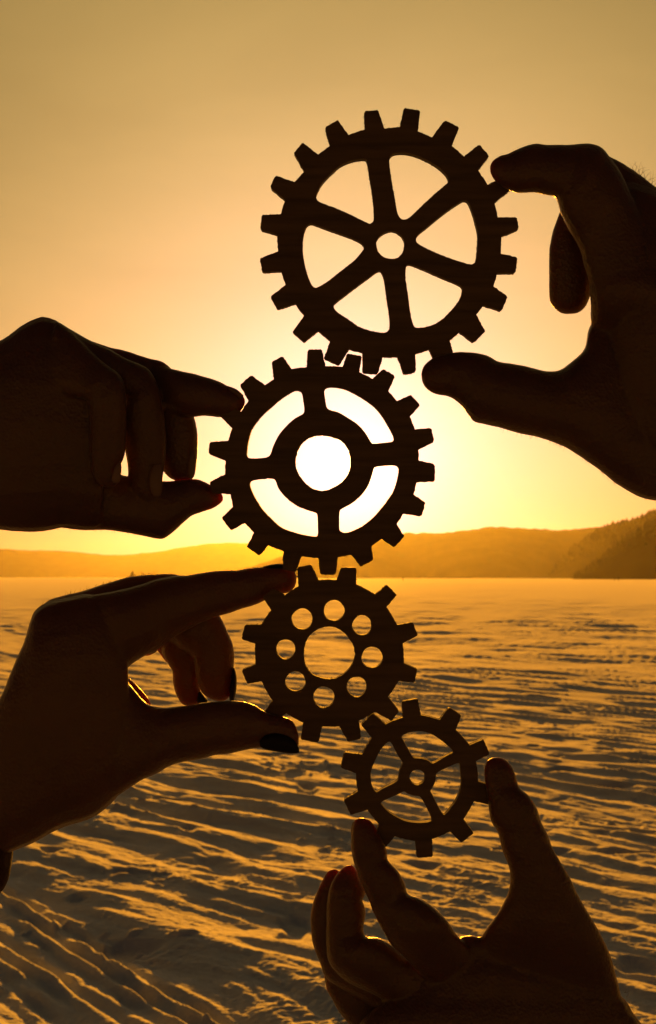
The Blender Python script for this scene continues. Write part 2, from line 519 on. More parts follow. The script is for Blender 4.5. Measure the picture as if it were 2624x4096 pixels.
def fibres(loops, dz, half, root, rng):
    V, Fc = [], []
    for lp in loops:
        n = len(lp)
        for k in range(n):
            if rng.random() > 0.42: continue
            a, b = lp[k], lp[(k + 1) % n]
            t = b - a; L = np.linalg.norm(t)
            if L < 1e-6: continue
            t = t / L
            nrm = np.array([-t[1], t[0]])
            p = a + (b - a) * rng.random()
            ln = rng.uniform(2.0, 6.0) * (2.0 if rng.random() < 0.08 else 1.0)
            zoff = dz + rng.uniform(-half, half)
            ang = rng.normal(0, 0.7)
            for sg in (1,):
                d = nrm * math.cos(ang) + t * math.sin(ang)
                # both sides of the edge get a fibre: one stays buried in the board
                for s2 in (1, -1):
                    e = p + d * s2 * ln
                    w = 0.7
                    i0 = len(V)
                    for q_, ww, dd in ((p - d * s2 * 1.5, w, 0), (e, 0.25, rng.normal(0, 2))):
                        for (ox, oz) in ((-ww, 0), (ww, 0), (0, ww)):
                            base = CAM + REACH * ray(q_[0] + t[0] * ox, q_[1] + t[1] * ox) + (zoff + dd + oz) * MM * FWD
                            V.append(tuple(base))
                    for j in range(3):
                        j2 = (j + 1) % 3
                        Fc.append((i0 + j, i0 + j2, i0 + 3 + j2, i0 + 3 + j))
    me = bpy.data.meshes.new('wood_fibre')
    me.from_pydata(V, [], Fc)
    o = link('wood_fibre', me, M_FIBRE, root)
    o['kind'] = 'stuff'

def build_gear(crop, centre, teeth, windows, holes, r_in, r_hub, dz, thick_px, label, body_name):
    """teeth: (foot, tip points..., foot) in order round the wheel; windows: spoke openings; holes: (x, y, rx, ry)"""
    rng = np.random.default_rng(int(dz * 10) + 99)
    S = crop.s
    C = np.array(crop(*centre))
    F = lambda p: np.array(crop(*p))
    outer, tooth_polys, base_edges = [], [], []
    nt = len(teeth)
    feet = []
    for k, t in enumerate(teeth):
        tp = [F(p) for p in t]
        # round the tip corners a little and roughen the sawn edge
        line = [tp[0]]
        ins = tp[1:-1]
        seq = [tp[0]] + ins + [tp[-1]]
        dense = []
        for a, b in zip(seq[:-1], seq[1:]):
            L = np.linalg.norm(b - a); m = max(1, int(L / 7))
            nrm = np.array([-(b - a)[1], (b - a)[0]]) / max(L, 1e-6)
            for j in range(m):
                p = a + (b - a) * j / m
                if j: p = p + nrm * rng.normal(0, 0.7)
                dense.append(p)
        dense.append(tp[-1])
        i0 = len(outer)
        outer += dense
        tooth_polys.append(np.array(dense))
        base_edges.append((i0, len(outer) - 1))
        # the rim between this tooth and the next: a shallow arc
        nx = F(teeth[(k + 1) % nt][0])
        ra, rb = np.linalg.norm(tp[-1] - C), np.linalg.norm(nx - C)
        L = np.linalg.norm(nx - tp[-1]); m = max(2, int(L / 8))
        aa = math.atan2(*(tp[-1] - C)[::-1]); ab = math.atan2(*(nx - C)[::-1])
        dl = (ab - aa + math.pi) % (2 * math.pi) - math.pi
        for j in range(1, m):
            t_ = j / m
            ang = aa + dl * t_; rr = ra + (rb - ra) * t_
            arc = C + rr * np.array([math.cos(ang), math.sin(ang)])
            chord = tp[-1] + (nx - tp[-1]) * t_
            outer.append(0.6 * arc + 0.4 * chord + rng.normal(0, 0.6, 2))
    loops = [np.array(outer)]
    hole_loops = []
    for w in windows:
        sm = smooth_closed([F(p) for p in w], 4)
        hole_loops.append(np.array(resample(sm, 8, 0.6, rng)))
    for (hx, hy, hrx, hry) in holes:
        n = max(20, int(2 * math.pi * hrx * S / 8))
        pts = []
        ph = rng.uniform(0, 6.28)
        for j in range(n):
            a = j * 2 * math.pi / n
            w = 1 + 0.02 * math.sin(3 * a + ph) + 0.012 * math.sin(5 * a + 2 * ph) + rng.normal(0, 0.006)
            pts.append(F((hx + hrx * w * math.cos(a), hy + hry * w * math.sin(a))))
        hole_loops.append(np.array(pts))
    loops += hole_loops
    vs_, es_ = [], []
    for lp in loops:
        b = len(vs_)
        vs_ += [Vector((float(p[0]), float(p[1]))) for p in lp]
        es_ += [(b + j, b + (j + 1) % len(lp)) for j in range(len(lp))]
    es_ += base_edges
    for rr in (r_in, r_hub):
        if rr:
            b = len(vs_); n = 180
            vs_ += [Vector((float(C[0] + rr * S * math.cos(j * 2 * math.pi / n)), float(C[1] + rr * S * math.sin(j * 2 * math.pi / n)))) for j in range(n)]
            es_ += [(b + j, b + (j + 1) % n) for j in range(n)]
    ov, oe, of, *_ = delaunay_2d_cdt(vs_, es_, [], 0, 1e-4)
    P = np.array([(v.x, v.y) for v in ov])
    tris, cls = [], []
    for f in of:
        if len(f) != 3: continue
        c = P[list(f)].mean(0)
        if not inside(loops[0], c): continue
        if any(inside(h, c) for h in hole_loops): continue
        a, b, d = P[list(f)]
        if abs((b[0] - a[0]) * (d[1] - a[1]) - (b[1] - a[1]) * (d[0] - a[0])) < 1e-3: continue
        region = None
        for k, tpoly in enumerate(tooth_polys):
            if np.abs(c - tpoly.mean(0)).max() < 300 and inside(tpoly, c):
                region = ('tooth', k); break
        if region is None:
            r = np.linalg.norm(c - C) / S
            if not r_in: region = (body_name, 0)
            elif r >= r_in: region = (body_name, 0)
            elif r_hub and r < r_hub: region = ('hub', 0)
            else: region = ('spoke', -1)
        tris.append(list(f)); cls.append(region)
    # split the spokes into connected pieces
    emap = {}
    for i, t in enumerate(tris):
        for j in range(3):
            emap.setdefault(tuple(sorted((t[j], t[(j + 1) % 3]))), []).append(i)
    seen = {}
    ns = 0
    for i in range(len(tris)):
        if cls[i] != ('spoke', -1) or i in seen: continue
        comp, st = [], [i]; seen[i] = 1
        while st:
            q_ = st.pop(); comp.append(q_)
            t = tris[q_]
            for j in range(3):
                for o2 in emap[tuple(sorted((t[j], t[(j + 1) % 3])))]:
                    if o2 not in seen and cls[o2] == ('spoke', -1): seen[o2] = 1; st.append(o2)
        area = sum(abs(np.cross(P[tris[c]][1] - P[tris[c]][0], P[tris[c]][2] - P[tris[c]][0])) / 2 for c in comp)
        if area < (0.08 * r_in * S) ** 2 * 2:
            rm = np.mean([np.linalg.norm(P[tris[c]].mean(0) - C) for c in comp]) / S
            for c in comp: cls[c] = (body_name, 0) if rm > (r_in + r_hub) / 2 else ('hub', 0)
        else:
            for c in comp: cls[c] = ('spoke', ns)
            ns += 1
    root = empty('gear', tuple(at(C[0], C[1], dz)))
    tag(root, label, 'gear', 'wooden gears held up in a column')
    order = {}
    for i, c in enumerate(cls): order.setdefault(c, []).append(i)
    edge_count = {e: len(v) for e, v in emap.items()}
    half = thick_px / 2
    for key in sorted(order, key=lambda k_: (k_[0] == 'tooth', k_[0], k_[1])):
        idx, verts, faces = {}, [], []
        def vid(v, side):
            if (v, side) not in idx:
                idx[(v, side)] = len(verts)
                # parallel faces: the board is a flat slab square to the view axis
                base = CAM + REACH * ray(P[v][0], P[v][1]) + (dz + (half if side else -half)) * MM * FWD
                verts.append(tuple(base))
            return idx[(v, side)]
        for i in order[key]:
            t = tris[i]
            a, b, d = P[t]
            if (b[0] - a[0]) * (d[1] - a[1]) - (b[1] - a[1]) * (d[0] - a[0]) < 0: t = [t[0], t[2], t[1]]
            # photo y runs down, so this order faces away from the camera
            faces.append((vid(t[0], 1), vid(t[1], 1), vid(t[2], 1)))
            faces.append((vid(t[0], 0), vid(t[2], 0), vid(t[1], 0)))
            for j in range(3):
                u, w = t[j], t[(j + 1) % 3]
                if edge_count[tuple(sorted((u, w)))] == 1:
                    faces.append((vid(u, 0), vid(w, 0), vid(w, 1), vid(u, 1)))
        me = bpy.data.meshes.new(key[0])
        me.from_pydata(verts, [], faces)
        me.update()
        bm = bmesh.new(); bm.from_mesh(me); bmesh.ops.recalc_face_normals(bm, faces=bm.faces); bm.to_mesh(me); bm.free()
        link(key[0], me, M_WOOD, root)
    fibres(loops, dz, half, root, rng)
    return root

cA = Crop(1000, 400, 1120 / 1540)
gA_teeth = [
    [(631, 170), (627, 80), (634, 69), (698, 63), (706, 70), (738, 165)],
    [(822, 156), (843, 60), (852, 52), (928, 65), (934, 73), (921, 180)],
    [(998, 213), (1062, 128), (1075, 122), (1140, 153), (1146, 163), (1107, 260)],
    [(1175, 318), (1250, 257), (1263, 256), (1304, 305), (1310, 317), (1251, 392)],
    [(1303, 473), (1388, 430), (1400, 436), (1434, 485), (1430, 497), (1340, 570)],
    [(1360, 652), (1454, 650), (1465, 656), (1473, 702), (1471, 717), (1378, 755)],
    [(1376, 850), (1459, 868), (1467, 879), (1459, 946), (1451, 957), (1357, 957)],
    [(1336, 1030), (1405, 1078), (1412, 1091), (1387, 1153), (1376, 1163), (1283, 1133)],
    [(1242, 1185), (1287, 1266), (1290, 1278), (1235, 1330), (1224, 1335), (1150, 1279)],
    [(1096, 1325), (1128, 1440), (1122, 1455), (1050, 1485), (1036, 1480), (983, 1374)],
    [(907, 1400), (912, 1484), (907, 1497), (856, 1510), (844, 1507), (810, 1415)],
    [(730, 1414), (706, 1498), (697, 1508), (626, 1504), (618, 1495), (617, 1390)],
    [(545, 1372), (496, 1451), (486, 1460), (412, 1429), (407, 1420), (441, 1328)],
    [(375, 1273), (306, 1330), (296, 1334), (240, 1287), (235, 1278), (299, 1190)],
    [(250, 1123), (161, 1152), (149, 1152), (117, 1096), (117, 1083), (198, 1020)],
    [(172, 945), (76, 951), (67, 945), (57, 886), (59, 875), (155, 838)],
    [(150, 745), (66, 721), (58, 709), (65, 646), (73, 637), (170, 633)],
    [(195, 557), (118, 491), (114, 479), (138, 430), (147, 424), (245, 458)],
    [(300, 400), (247, 307), (243, 297), (284, 248), (292, 243), (376, 307)],
    [(440, 260), (414, 166), (418, 155), (474, 122), (485, 119), (541, 200)],
]
gA_win = [
    [(365, 545), (370, 515), (400, 460), (445, 413), (500, 365), (560, 340), (625, 330), (643, 348), (655, 420), (668, 500), (678, 580), (680, 660), (665, 683), (645, 682), (560, 640), (470, 600), (385, 568)],
    [(765, 345), (780, 308), (815, 297), (870, 300), (940, 322), (1010, 358), (1060, 398), (1085, 430), (1088, 455), (1070, 475), (1000, 535), (930, 600), (880, 648), (850, 663), (825, 655), (808, 620), (795, 545), (780, 460)],
    [(912, 775), (927, 742), (990, 690), (1070, 625), (1155, 567), (1175, 558), (1197, 567), (1220, 620), (1240, 690), (1251, 750), (1248, 820), (1240, 885), (1225, 905), (1200, 907), (1110, 880), (1010, 840), (930, 800)],
    [(875, 908), (857, 928), (855, 985), (868, 1080), (880, 1170), (895, 1235), (915, 1256), (980, 1248), (1040, 1220), (1100, 1165), (1150, 1100), (1165, 1055), (1160, 1030), (1120, 1008), (1040, 975), (950, 935)],
    [(705, 945), (725, 957), (738, 1000), (750, 1090), (765, 1190), (767, 1245), (760, 1270), (735, 1283), (670, 1275), (600, 1250), (540, 1210), (480, 1170), (460, 1140), (470, 1120), (540, 1065), (640, 990)],
    [(335, 685), (310, 702), (293, 760), (291, 830), (300, 900), (315, 960), (335, 1012), (352, 1034), (375, 1033), (430, 1000), (500, 945), (570, 890), (610, 845), (626, 817), (610, 790), (550, 760), (450, 725), (370, 695)],
]
build_gear(cA, (772, 802), gA_teeth, gA_win, [(772, 802, 77, 77)], 470, 152, 0, 48,
           'largest dark wooden gear with six wide spokes, topmost of the column', 'rim')

cB = Crop(800, 1370, 970 / 1540)
gB_teeth = [
    [(677, 158), (683, 60), (691, 48), (769, 45), (777, 55), (797, 152)],
    [(905, 155), (930, 80), (939, 72), (1019, 85), (1027, 95), (1012, 190)],
    [(1095, 232), (1150, 179), (1165, 172), (1227, 205), (1236, 222), (1196, 310)],
    [(1250, 373), (1325, 338), (1341, 335), (1389, 390), (1394, 402), (1332, 472)],
    [(1364, 553), (1450, 543), (1467, 548), (1485, 617), (1480, 635), (1386, 683)],
    [(1388, 750), (1480, 770), (1491, 785), (1490, 875), (1481, 885), (1375, 888)],
    [(1356, 965), (1424, 1010), (1430, 1023), (1409, 1095), (1397, 1104), (1290, 1087)],
    [(1249, 1153), (1290, 1219), (1296, 1231), (1241, 1293), (1228, 1300), (1152, 1247)],
    [(1088, 1293), (1099, 1370), (1095, 1383), (1031, 1420), (1018, 1422), (962, 1348)],
    [(875, 1363), (863, 1465), (854, 1473), (771, 1473), (762, 1465), (750, 1368)],
    [(645, 1357), (613, 1448), (605, 1456), (532, 1442), (525, 1430), (530, 1325)],
    [(435, 1288), (386, 1345), (375, 1352), (306, 1306), (299, 1295), (343, 1207)],
    [(285, 1147), (206, 1190), (194, 1190), (145, 1126), (141, 1110), (210, 1043)],
    [(195, 965), (85, 958), (75, 948), (64, 893), (68, 883), (160, 838)],
    [(163, 753), (66, 713), (56, 700), (62, 641), (72, 632), (180, 625)],
    [(205, 545), (126, 468), (122, 456), (156, 392), (166, 386), (262, 440)],
    [(308, 372), (258, 282), (259, 266), (319, 214), (334, 213), (413, 272)],
    [(468, 237), (456, 136), (461, 122), (519, 92), (532, 96), (582, 170)],
]
gB_win = [
    [(300, 690), (310, 620), (335, 545), (390, 470), (450, 415), (520, 355), (590, 312), (620, 306), (645, 320), (655, 370), (662, 430), (652, 455), (600, 485), (545, 535), (500, 590), (465, 660), (450, 705), (430, 727), (380, 735), (318, 735), (300, 720)],
    [(790, 312), (800, 292), (830, 284), (890, 290), (950, 310), (1030, 355), (1100, 405), (1150, 460), (1190, 525), (1220, 580), (1230, 612), (1218, 630), (1160, 638), (1100, 643), (1083, 630), (1050, 575), (1000, 520), (940, 480), (880, 445), (828, 430), (806, 413), (797, 370)],
    [(1105, 800), (1125, 788), (1180, 782), (1230, 780), (1255, 790), (1262, 815), (1250, 880), (1225, 950), (1170, 1030), (1110, 1100), (1040, 1160), (960, 1200), (917, 1208), (890, 1195), (885, 1165), (887, 1080), (900, 1058), (960, 1025), (1020, 975), (1065, 915), (1090, 850)],
    [(318, 900), (330, 879), (380, 869), (455, 865), (480, 880), (500, 930), (545, 985), (610, 1035), (680, 1065), (733, 1082), (745, 1102), (748, 1180), (748, 1215), (735, 1232), (660, 1222), (580, 1200), (510, 1170), (440, 1105), (390, 1050), (345, 975), (325, 930)],
]
build_gear(cB, (782, 761), gB_teeth, gB_win, [(782, 761, 175, 175)], 468, 343, 10, 48,
           'dark wooden gear with four curved slots and sun shining through its round centre hole', 'rim')

cC = Crop(930, 2220, 0.5)
gC_teeth = [
    [(528, 250), (520, 106), (530, 92), (624, 76), (633, 83), (688, 198)],
    [(833, 197), (865, 107), (876, 97), (979, 100), (988, 109), (990, 235)],
    [(1140, 315), (1224, 241), (1236, 239), (1305, 310), (1310, 321), (1230, 415)],
    [(1315, 557), (1433, 538), (1445, 545), (1478, 630), (1474, 643), (1360, 703)],
    [(1370, 862), (1470, 905), (1475, 916), (1455, 1008), (1444, 1016), (1325, 1005)],
    [(1243, 1130), (1324, 1234), (1328, 1247), (1281, 1314), (1266, 1321), (1140, 1250)],
    [(1010, 1320), (1027, 1446), (1021, 1465), (931, 1487), (920, 1482), (855, 1365)],
    [(718, 1365), (691, 1481), (680, 1494), (556, 1473), (547, 1461), (568, 1335)],
    [(430, 1262), (345, 1325), (333, 1333), (262, 1262), (258, 1250), (322, 1160)],
    [(235, 1007), (132, 1025), (119, 1021), (80, 931), (83, 914), (187, 872)],
    [(183, 705), (86, 675), (75, 661), (100, 566), (111, 557), (232, 553)],
    [(310, 440), (252, 346), (246, 332), (315, 275), (330, 270), (420, 320)],
]
build_gear(cC, (770, 782), gC_teeth, [], [(770, 782, 203, 209), (558, 509, 83, 84), (813, 441, 83, 83), (1035, 559, 77, 80), (1116, 815, 85, 84),
           (993, 1050, 79, 82), (731, 1132, 84, 85), (504, 1007, 81, 79), (427, 750, 76, 79)], None, None, 3, 48,
           'dark solid wooden gear pierced by a ring of eight small round holes', 'disc')

cD = Crop(1330, 2750, 670 / 1540)
gD_teeth = [
    [(643, 268), (635, 131), (646, 118), (774, 98), (784, 104), (808, 246)],
    [(980, 290), (1058, 186), (1073, 180), (1168, 240), (1178, 252), (1129, 385)],
    [(1255, 522), (1369, 472), (1384, 474), (1431, 582), (1433, 606), (1312, 670)],
    [(1333, 855), (1455, 890), (1468, 902), (1455, 1060), (1445, 1068), (1293, 1035)],
    [(1197, 1200), (1284, 1314), (1288, 1330), (1187, 1408), (1174, 1412), (1075, 1310)],
    [(910, 1380), (918, 1530), (909, 1543), (786, 1550), (773, 1540), (755, 1400)],
    [(570, 1355), (490, 1450), (478, 1455), (385, 1385), (378, 1372), (425, 1245)],
    [(320, 1112), (186, 1155), (167, 1158), (107, 1036), (107, 1018), (232, 945)],
    [(215, 778), (86, 731), (75, 717), (103, 601), (119, 588), (272, 608)],
    [(360, 455), (270, 346), (265, 334), (361, 238), (375, 232), (485, 330)],
]
gD_win = [
    [(635, 440), (660, 420), (720, 400), (790, 393), (860, 403), (930, 432), (1000, 480), (1060, 530), (1098, 570), (1103, 588), (1075, 603), (1000, 645), (940, 680), (905, 685), (870, 660), (820, 645), (760, 640), (735, 630), (710, 590), (670, 520), (640, 465)],
    [(955, 775), (1000, 748), (1070, 715), (1140, 687), (1165, 697), (1173, 760), (1180, 870), (1165, 950), (1130, 1030), (1085, 1095), (1045, 1143), (1020, 1160), (998, 1137), (950, 1050), (915, 980), (897, 945), (905, 920), (930, 880), (942, 840), (946, 800)],
    [(443, 1052), (465, 1030), (530, 1000), (600, 970), (650, 945), (690, 965), (740, 982), (790, 988), (815, 1010), (855, 1080), (895, 1165), (909, 1205), (890, 1222), (820, 1232), (740, 1230), (650, 1210), (570, 1170), (510, 1130), (465, 1085)],
    [(352, 845), (350, 780), (365, 720), (390, 660), (430, 580), (480, 515), (515, 490), (535, 497), (560, 540), (590, 600), (630, 660), (645, 682), (635, 710), (615, 760), (605, 820), (595, 845), (560, 870), (490, 905), (420, 945), (400, 952), (375, 925), (358, 885)],
]
build_gear(cD, (776, 815), gD_teeth, gD_win, [(776, 815, 70, 71)], 403, 180, -6, 44,
           'smallest dark wooden gear with four thin spokes, lowest of the column', 'rim')

# ------------------------------------------------------------------ hands
def loft(V, Fc, crop, secs, dz=0.0, t=0.85, sub=5, n=20, exp=2.3):
    """secs: (x1, y1, x2, y2[, dz[, t]]): the two edges of the limb as seen, its depth behind the gears, thickness ratio"""
    rows = []
    for s in secs:
        a = crop(s[0], s[1]); b = crop(s[2], s[3])
        rows.append((a[0], a[1], b[0], b[1], s[4] if len(s) > 4 else dz, s[5] if len(s) > 5 else t))
    R = np.array(rows, float)
    m = len(R)
    fine = []
    for k in range(m - 1):
        p0, p1, p2, p3 = R[max(k - 1, 0)], R[k], R[k + 1], R[min(k + 2, m - 1)]
        for j in range(sub):
            u = j / sub
            fine.append(0.5 * ((2 * p1) + (-p0 + p2) * u + (2 * p0 - 5 * p1 + 4 * p2 - p3) * u * u + (-p0 + 3 * p1 - 3 * p2 + p3) * u ** 3))
    fine.append(R[-1])
    b0 = len(V)
    for r in fine:
        c = np.array([(r[0] + r[2]) / 2, (r[1] + r[3]) / 2]); h = np.array([(r[2] - r[0]) / 2, (r[3] - r[1]) / 2])
        hw = max(np.linalg.norm(h), 1.0)
        for k in range(n):
            a = 2 * math.pi * k / n
            ca, sa = math.cos(a), math.sin(a)
            ca = math.copysign(abs(ca) ** (2 / exp), ca); sa = math.copysign(abs(sa) ** (2 / exp), sa)
            p = c + h * ca
            V.append(at(p[0], p[1], r[4] + sa * hw * r[5]))
    nr = len(fine)
    for i in range(nr - 1):
        for k in range(n):
            k2 = (k + 1) % n
            Fc.append((b0 + i * n + k, b0 + i * n + k2, b0 + (i + 1) * n + k2, b0 + (i + 1) * n + k))
    for i, flip in ((0, False), (nr - 1, True)):
        ring = [b0 + i * n + k for k in range(n)]
        cidx = len(V)
        V.append(np.mean([V[q_] for q_ in ring], axis=0))
        for k in range(n):
            tri = (ring[(k + 1) % n], ring[k], cidx)
            Fc.append(tri[::-1] if flip else tri)

def bake(name, me, voxel, smooth_iter, mat, parent=None, relief=True):
    o = bpy.data.objects.new(name, me)
    col.objects.link(o)
    r = o.modifiers.new('remesh', 'REMESH'); r.mode = 'VOXEL'; r.voxel_size = voxel; r.use_smooth_shade = True
    s = o.modifiers.new('smooth', 'SMOOTH'); s.factor = 0.5; s.iterations = smooth_iter
    dg = bpy.context.evaluated_depsgraph_get()
    dg.update()
    new = bpy.data.meshes.new_from_object(o.evaluated_get(dg))
    new.name = name
    o.modifiers.clear()
    o.data = new
    bpy.data.meshes.remove(me)
    new.materials.clear(); new.materials.append(mat)
    new.polygons.foreach_set('use_smooth', np.ones(len(new.polygons), dtype=bool))
    if relief:
        nv = len(new.vertices)
        co = np.empty(nv * 3, dtype=np.float32); new.vertices.foreach_get('co', co); co = co.reshape(-1, 3)
        no = np.empty(nv * 3, dtype=np.float32); new.vertices.foreach_get('normal', no); no = no.reshape(-1, 3)
        a_, b_, c_ = co[:, 0] * 1000, co[:, 1] * 1000, co[:, 2] * 1000      # millimetres
        n3 = lambda w, sd: (perlin(a_ / w, c_ / w, sd) + perlin(b_ / w + 5.3, a_ / w, sd + 1) + perlin(c_ / w, b_ / w + 2.1, sd + 2)) / 1.7
        dsp = 0.42 * n3(12.0, 50) + 0.15 * n3(4.5, 53) + 0.06 * n3(1.9, 56)
        co = co + no * (dsp * 0.001)[:, None]
        new.vertices.foreach_set('co', co.ravel()); new.update()
    if parent is not None: o.parent = parent
    return o

def build_body(name, crop, lofts, mat, voxel=0.0006, smooth_iter=9, parent=None):
    V, Fc = [], []
    for lf in lofts:
        loft(V, Fc, crop, lf['s'], lf.get('dz', 0), lf.get('t', 0.85), exp=lf.get('e', 2.3))
    me = bpy.data.meshes.new(name)
    me.from_pydata([tuple(v) for v in V], [], Fc)
    me.update()
    return bake(name, me, voxel, smooth_iter, mat, parent)

def build_plate(name, crop, secs, dz, t, mat, parent):
    V, Fc = [], []
    loft(V, Fc, crop, secs, dz, t, sub=4, n=16, exp=2.2)
    me = bpy.data.meshes.new(name)
    me.from_pydata([tuple(v) for v in V], [], Fc)
    me.update()
    bm = bmesh.new(); bm.from_mesh(me); bmesh.ops.recalc_face_normals(bm, faces=bm.faces); bm.to_mesh(me); bm.free()
    me.polygons.foreach_set('use_smooth', np.ones(len(me.polygons), dtype=bool))
    return link(name, me, mat, parent)

def hairs(crop, spots, parent, seed):
    """spots: (x, y, dz, direction in degrees, length) in the crop's pixels"""
    rng = np.random.default_rng(seed)
    V, Fc = [], []
    for (x, y, dz, ang, ln) in spots:
        p = np.array([x, y], float); a = math.radians(ang)
        curl = rng.normal(0, 0.22)
        b0 = len(V); n = 7
        z = dz
        for k in range(n):
            P = crop(*p); rad = 0.8 * (1 - 0.75 * k / (n - 1))
            for s in range(3):
                th = s * 2 * math.pi / 3
                nx, ny = -math.sin(a), math.cos(a)
                V.append(at(P[0] + nx * rad * math.cos(th), P[1] + ny * rad * math.cos(th), z + rad * math.sin(th)))
            p = p + ln / (n - 1) * np.array([math.cos(a), math.sin(a)]); a += curl; z += rng.normal(0, 2)
        for k in range(n - 1):
            for s in range(3):
                s2 = (s + 1) % 3
                Fc.append((b0 + k * 3 + s, b0 + k * 3 + s2, b0 + k * 3 + 3 + s2, b0 + k * 3 + 3 + s))
    me = bpy.data.meshes.new('hair')
    me.from_pydata([tuple(v) for v in V], [], Fc)
    o = link('hair', me, M_HAIR, parent)
    o['kind'] = 'stuff'
    return o

HANDS = 'hands holding up the gears'

# --- hand from the right, holding the largest gear
cE = Crop(1650, 500, 974 / 1463)
right_hand = build_body('hand', cE, [
    # index: fingertip, middle bone, knuckle, near bone down into the palm
    dict(dz=-55, t=0.8, s=[(462, 250, 464, 285), (474, 220, 476, 312), (508, 194, 500, 338), (565, 178, 575, 390), (640, 139, 640, 411), (730, 109, 730, 408), (800, 117, 800, 421), (870, 117, 858, 432), (1000, 112, 900, 470)]),
    dict(dz=-50, t=0.75, s=[(900, 118, 840, 425), (1030, 110, 862, 440), (1090, 115, 876, 480), (1140, 138, 890, 535), (1190, 200, 915, 590), (1260, 300, 945, 648), (1330, 450, 985, 710), (1400, 600, 1012, 770), (1450, 750, 1027, 840), (1500, 850, 1052, 920), (1560, 950, 1066, 1010), (1610, 1080, 1072, 1090, -45, .62), (1640, 1200, 1068, 1180, -25, .5), (1650, 1330, 1075, 1280, 0, .38), (1650, 1500, 1100, 1420, 30, .22)]),
    # middle finger curled behind it
    dict(dz=150, t=0.8, s=[(1230, 215, 980, 330), (1120, 230, 920, 400), (1090, 420, 890, 500), (1085, 560, 862, 575), (1085, 660, 836, 660), (1085, 740, 821, 740), (1085, 830, 818, 830), (1088, 920, 819, 920), (1080, 1000, 818, 1000), (1062, 1050, 824, 1062), (1040, 1090, 846, 1097), (1010, 1120, 885, 1126), (975, 1133, 915, 1135)]),
    dict(dz=140, t=0.8, s=[(1150, 170, 1000, 400), (1200, 193, 1080, 480), (1260, 223, 1130, 560), (1330, 268, 1180, 640), (1400, 322, 1240, 700), (1470, 378, 1300, 760), (1650, 480, 1450, 850)]),
    # thumb and its base
    dict(dz=-50, t=0.8, s=[(54, 1490, 56, 1535), (66, 1452, 70, 1568), (92, 1420, 95, 1595), (140, 1388, 145, 1620), (230, 1366, 225, 1637), (320, 1360, 292, 1688), (400, 1368, 335, 1742), (460, 1386, 372, 1784), (520, 1422, 440, 1800), (600, 1432, 540, 1823), (700, 1452, 640, 1851), (805, 1480, 740, 1870), (880, 1474, 830, 1900), (945, 1430, 930, 1945), (1000, 1382, 1060, 2030, -40, .65), (1035, 1330, 1210, 2150, -25, .52), (1052, 1230, 1370, 2236, 0, .45), (1120, 1120, 1500, 2270, 20, .36), (1250, 1000, 1680, 2300, 40, .25)]),
    # palm, wrist and forearm
    dict(dz=40, t=0.32, e=2.0, s=[(1150, 500, 1068, 1300, 40, .2), (1230, 360, 1110, 1600, 40, .25), (1350, 350, 1250, 2050), (1480, 400, 1470, 2262), (1650, 500, 1700, 2330), (1900, 620, 1950, 2250), (2200, 760, 2250, 2200), (2700, 900, 2700, 2250), (3400, 1000, 3400, 2400)]),
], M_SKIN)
tag(right_hand, 'dark hand reaching in from the right, pinching the largest gear', 'hand', HANDS)
build_plate('fingernail', cE, [(512, 196, 512, 206), (530, 184, 535, 204), (570, 174, 575, 196), (610, 158, 615, 178), (622, 152, 624, 164)], -60, 5.5, M_NAIL, right_hand)
rg = np.random.default_rng(3)
hairs(cE, [(rg.uniform(1310, 1463), 0, 120, 0, 0) for _ in range(0)] + [(x, np.interp(x, (1300, 1380, 1463), (255, 312, 374)) + 4, 130 + rg.normal(0, 20), rg.normal(-65, 28), rg.uniform(45, 105)) for x in rg.uniform(1320, 1480, 26)]
      + [(x, np.interp(x, (490, 620, 810, 930, 1060, 1210, 1370, 1463), (1808, 1845, 1888, 1943, 2028, 2148, 2233, 2266)) - 3, -50 + rg.normal(0, 20), rg.normal(50, 22), rg.uniform(14, 34)) for x in rg.uniform(480, 1460, 70)], right_hand, 1)

